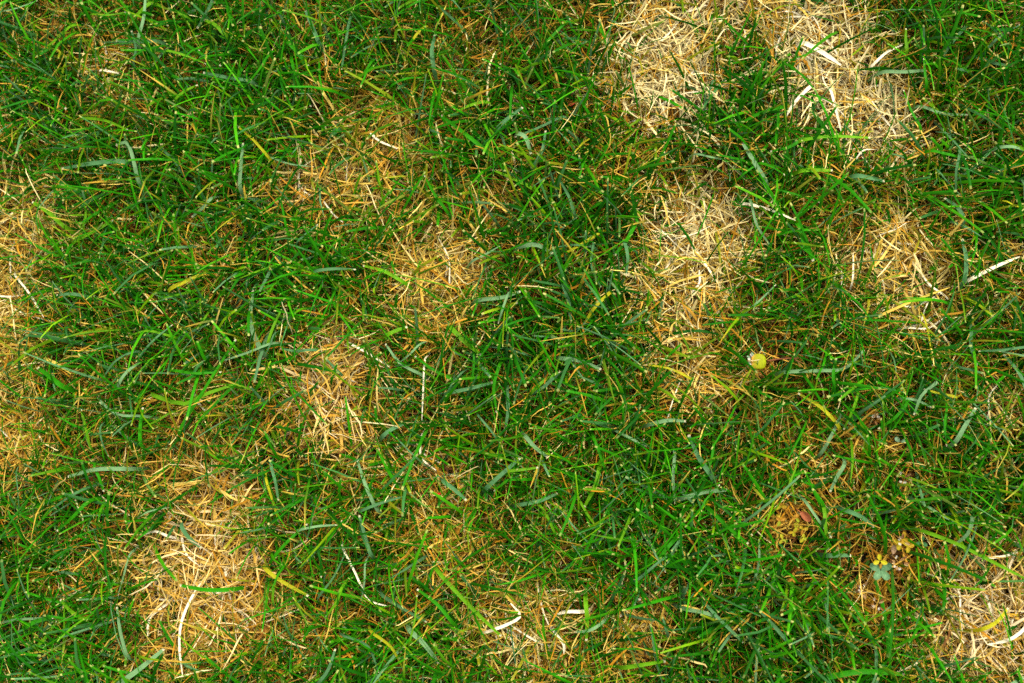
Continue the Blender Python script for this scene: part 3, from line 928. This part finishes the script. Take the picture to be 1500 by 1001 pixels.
def dead_leaf(px, py, z, ang, ln, wd, colour, label):
    b = np.array(at(px, py, z)); root = b.copy(); root[2] = float(soil_z(b[0], b[1]))
    e = tag(empty('dead_leaf', root), label, 'dead leaf')
    a = math.radians(ang)
    leaflet('leaf_blade', b, (math.cos(a), math.sin(a), .15), ln, wd, colour, e, root, cup=.35, droop=.15)
    tube('leaf_stalk', [b, b + [-.3 * ln * math.cos(a), -.3 * ln * math.sin(a), -.004], root], .0004, .0003, colour, e, root, M_THATCH, R=5)


dead_leaf(1172, 750, .026, -40, .009, .0055, (.30, .085, .03), 'reddish brown dead leaf beside the crowded yellow sprig')
dead_leaf(1037, 586, .022, 35, .010, .0036, (.50, .34, .08), 'ochre dead leaf below the tail of the neck patch')
dead_leaf(1308, 812, .024, 80, .006, .0038, (.45, .28, .15), 'ribbed brown dead leaf above the brown dried weed head')
dead_leaf(640, 724, .030, 10, .0026, .0016, (.50, .012, .008), 'tiny red leaf scrap in the turf beside the little straw spot')
dead_leaf(832, 155, .026, 20, .0050, .0020, (.42, .05, .02), 'small red scrap of leaf low in dark green turf')


def stone(px, py, size, colour, label):
    c = np.array(at(px, py, .008)); c[2] = float(soil_z(c[0], c[1])) + size * .45
    nu, nv = 8, 12
    V, F = [], []
    for i in range(nu + 1):
        th = math.pi * i / nu
        for j in range(nv):
            ph = 2 * math.pi * j / nv
            k = 1 + .22 * math.sin(2 * ph + 3 * th + px) * math.sin(th) + .12 * math.sin(5 * ph + py)* math.sin(th)
            V.append([size * k * math.sin(th) * math.cos(ph), size * .8 * k * math.sin(th) * math.sin(ph), size * .6 * k * math.cos(th)])
    F = [(i * nv + j, i * nv + (j + 1) % nv, (i + 1) * nv + (j + 1) % nv, (i + 1) * nv + j) for i in range(nu) for j in range(nv)]
    o = mesh_object('pebble', V, F, M_THATCH, np.tile(np.array(colour), (len(V), 1)))
    o.location = c
    tag(o, label, 'pebble')


stone(1224, 490, .0028, (.62, .56, .46), 'pale pebble half hidden under green blades near the kidney-shaped patch')
stone(1262, 778, .0050, (.20, .13, .07), 'brown soil clod in the dark gap above the clover')
stone(1098, 545, .0044, (.16, .09, .045), 'brown soil clod in the gap beneath the yellow flower head')

# ------------------------------------------------------------------ the lawn beyond the frame: one tile of turf, strewn many times
TS_ = .17
svx = (X0, X1, Y0, Y1)
n1 = 190
cx_, cy_ = X0 - 3.0, Y0 - 3.0        # any quiet stretch of turf
tx, ty = cx_ + U(-TS_ / 2, TS_ / 2, n1 * 3), cy_ + U(-TS_ / 2, TS_ / 2, n1 * 3)
g3 = make_grass(tx, ty, 3)
nsx = 620
sx, sy = cx_ + U(-TS_ / 2, TS_ / 2, nsx), cy_ + U(-TS_ / 2, TS_ / 2, nsx)
s3 = make_straw(sx, sy, U(0, 1, nsx) ** 1.3 * .8, soil_z(sx, sy) + U(.001, .02, nsx))
V = np.vstack([g3[0], s3[0]]) - np.array([cx_, cy_, 0])
F = np.vstack([g3[1], s3[1] + len(g3[0])])
outer = mesh_object('surrounding_lawn', V, F, M_GRASS, np.vstack([g3[2], s3[2]]), np.concatenate([g3[3], s3[3]]))
tag(outer, 'lawn going on all round the patchy turf', 'grass', kind='stuff')
ng = bpy.data.node_groups.new('strew', 'GeometryNodeTree')
ng.interface.new_socket('Geometry', in_out='INPUT', socket_type='NodeSocketGeometry')
ng.interface.new_socket('Geometry', in_out='OUTPUT', socket_type='NodeSocketGeometry')
gi, go = ng.nodes.new('NodeGroupInput'), ng.nodes.new('NodeGroupOutput')
grid = ng.nodes.new('GeometryNodeMeshGrid')
for k, v in (('Size X', 5.0), ('Size Y', 5.0), ('Vertices X', 34), ('Vertices Y', 34)):
    grid.inputs[k].default_value = v
pos = ng.nodes.new('GeometryNodeInputPosition')
sep = ng.nodes.new('ShaderNodeSeparateXYZ'); ng.links.new(pos.outputs[0], sep.inputs[0])


def mnode(op, a, b):
    m = ng.nodes.new('ShaderNodeMath'); m.operation = op
    for k, v in enumerate((a, b)):
        if isinstance(v, (int, float)): m.inputs[k].default_value = v
        else: ng.links.new(v, m.inputs[k])
    return m.outputs[0]


inside = mnode('MULTIPLY',
               mnode('LESS_THAN', mnode('ABSOLUTE', mnode('SUBTRACT', sep.outputs[0], (X0 + X1) / 2), 0), (X1 - X0) / 2 - .035),
               mnode('LESS_THAN', mnode('ABSOLUTE', mnode('SUBTRACT', sep.outputs[1], (Y0 + Y1) / 2), 0), (Y1 - Y0) / 2 - .035))
dele = ng.nodes.new('GeometryNodeDeleteGeometry')
ng.links.new(grid.outputs['Mesh'], dele.inputs['Geometry']); ng.links.new(inside, dele.inputs['Selection'])
iop = ng.nodes.new('GeometryNodeInstanceOnPoints')
rv = ng.nodes.new('FunctionNodeRandomValue'); rv.data_type = 'FLOAT_VECTOR'
rv.inputs[0].default_value = (0, 0, 0); rv.inputs[1].default_value = (0, 0, 6.283)
ng.links.new(dele.outputs[0], iop.inputs['Points']); ng.links.new(gi.outputs[0], iop.inputs['Instance'])
ng.links.new(rv.outputs[0], iop.inputs['Rotation'])
ng.links.new(iop.outputs[0], go.inputs[0])
md = outer.modifiers.new('strew', 'NODES'); md.node_group = ng
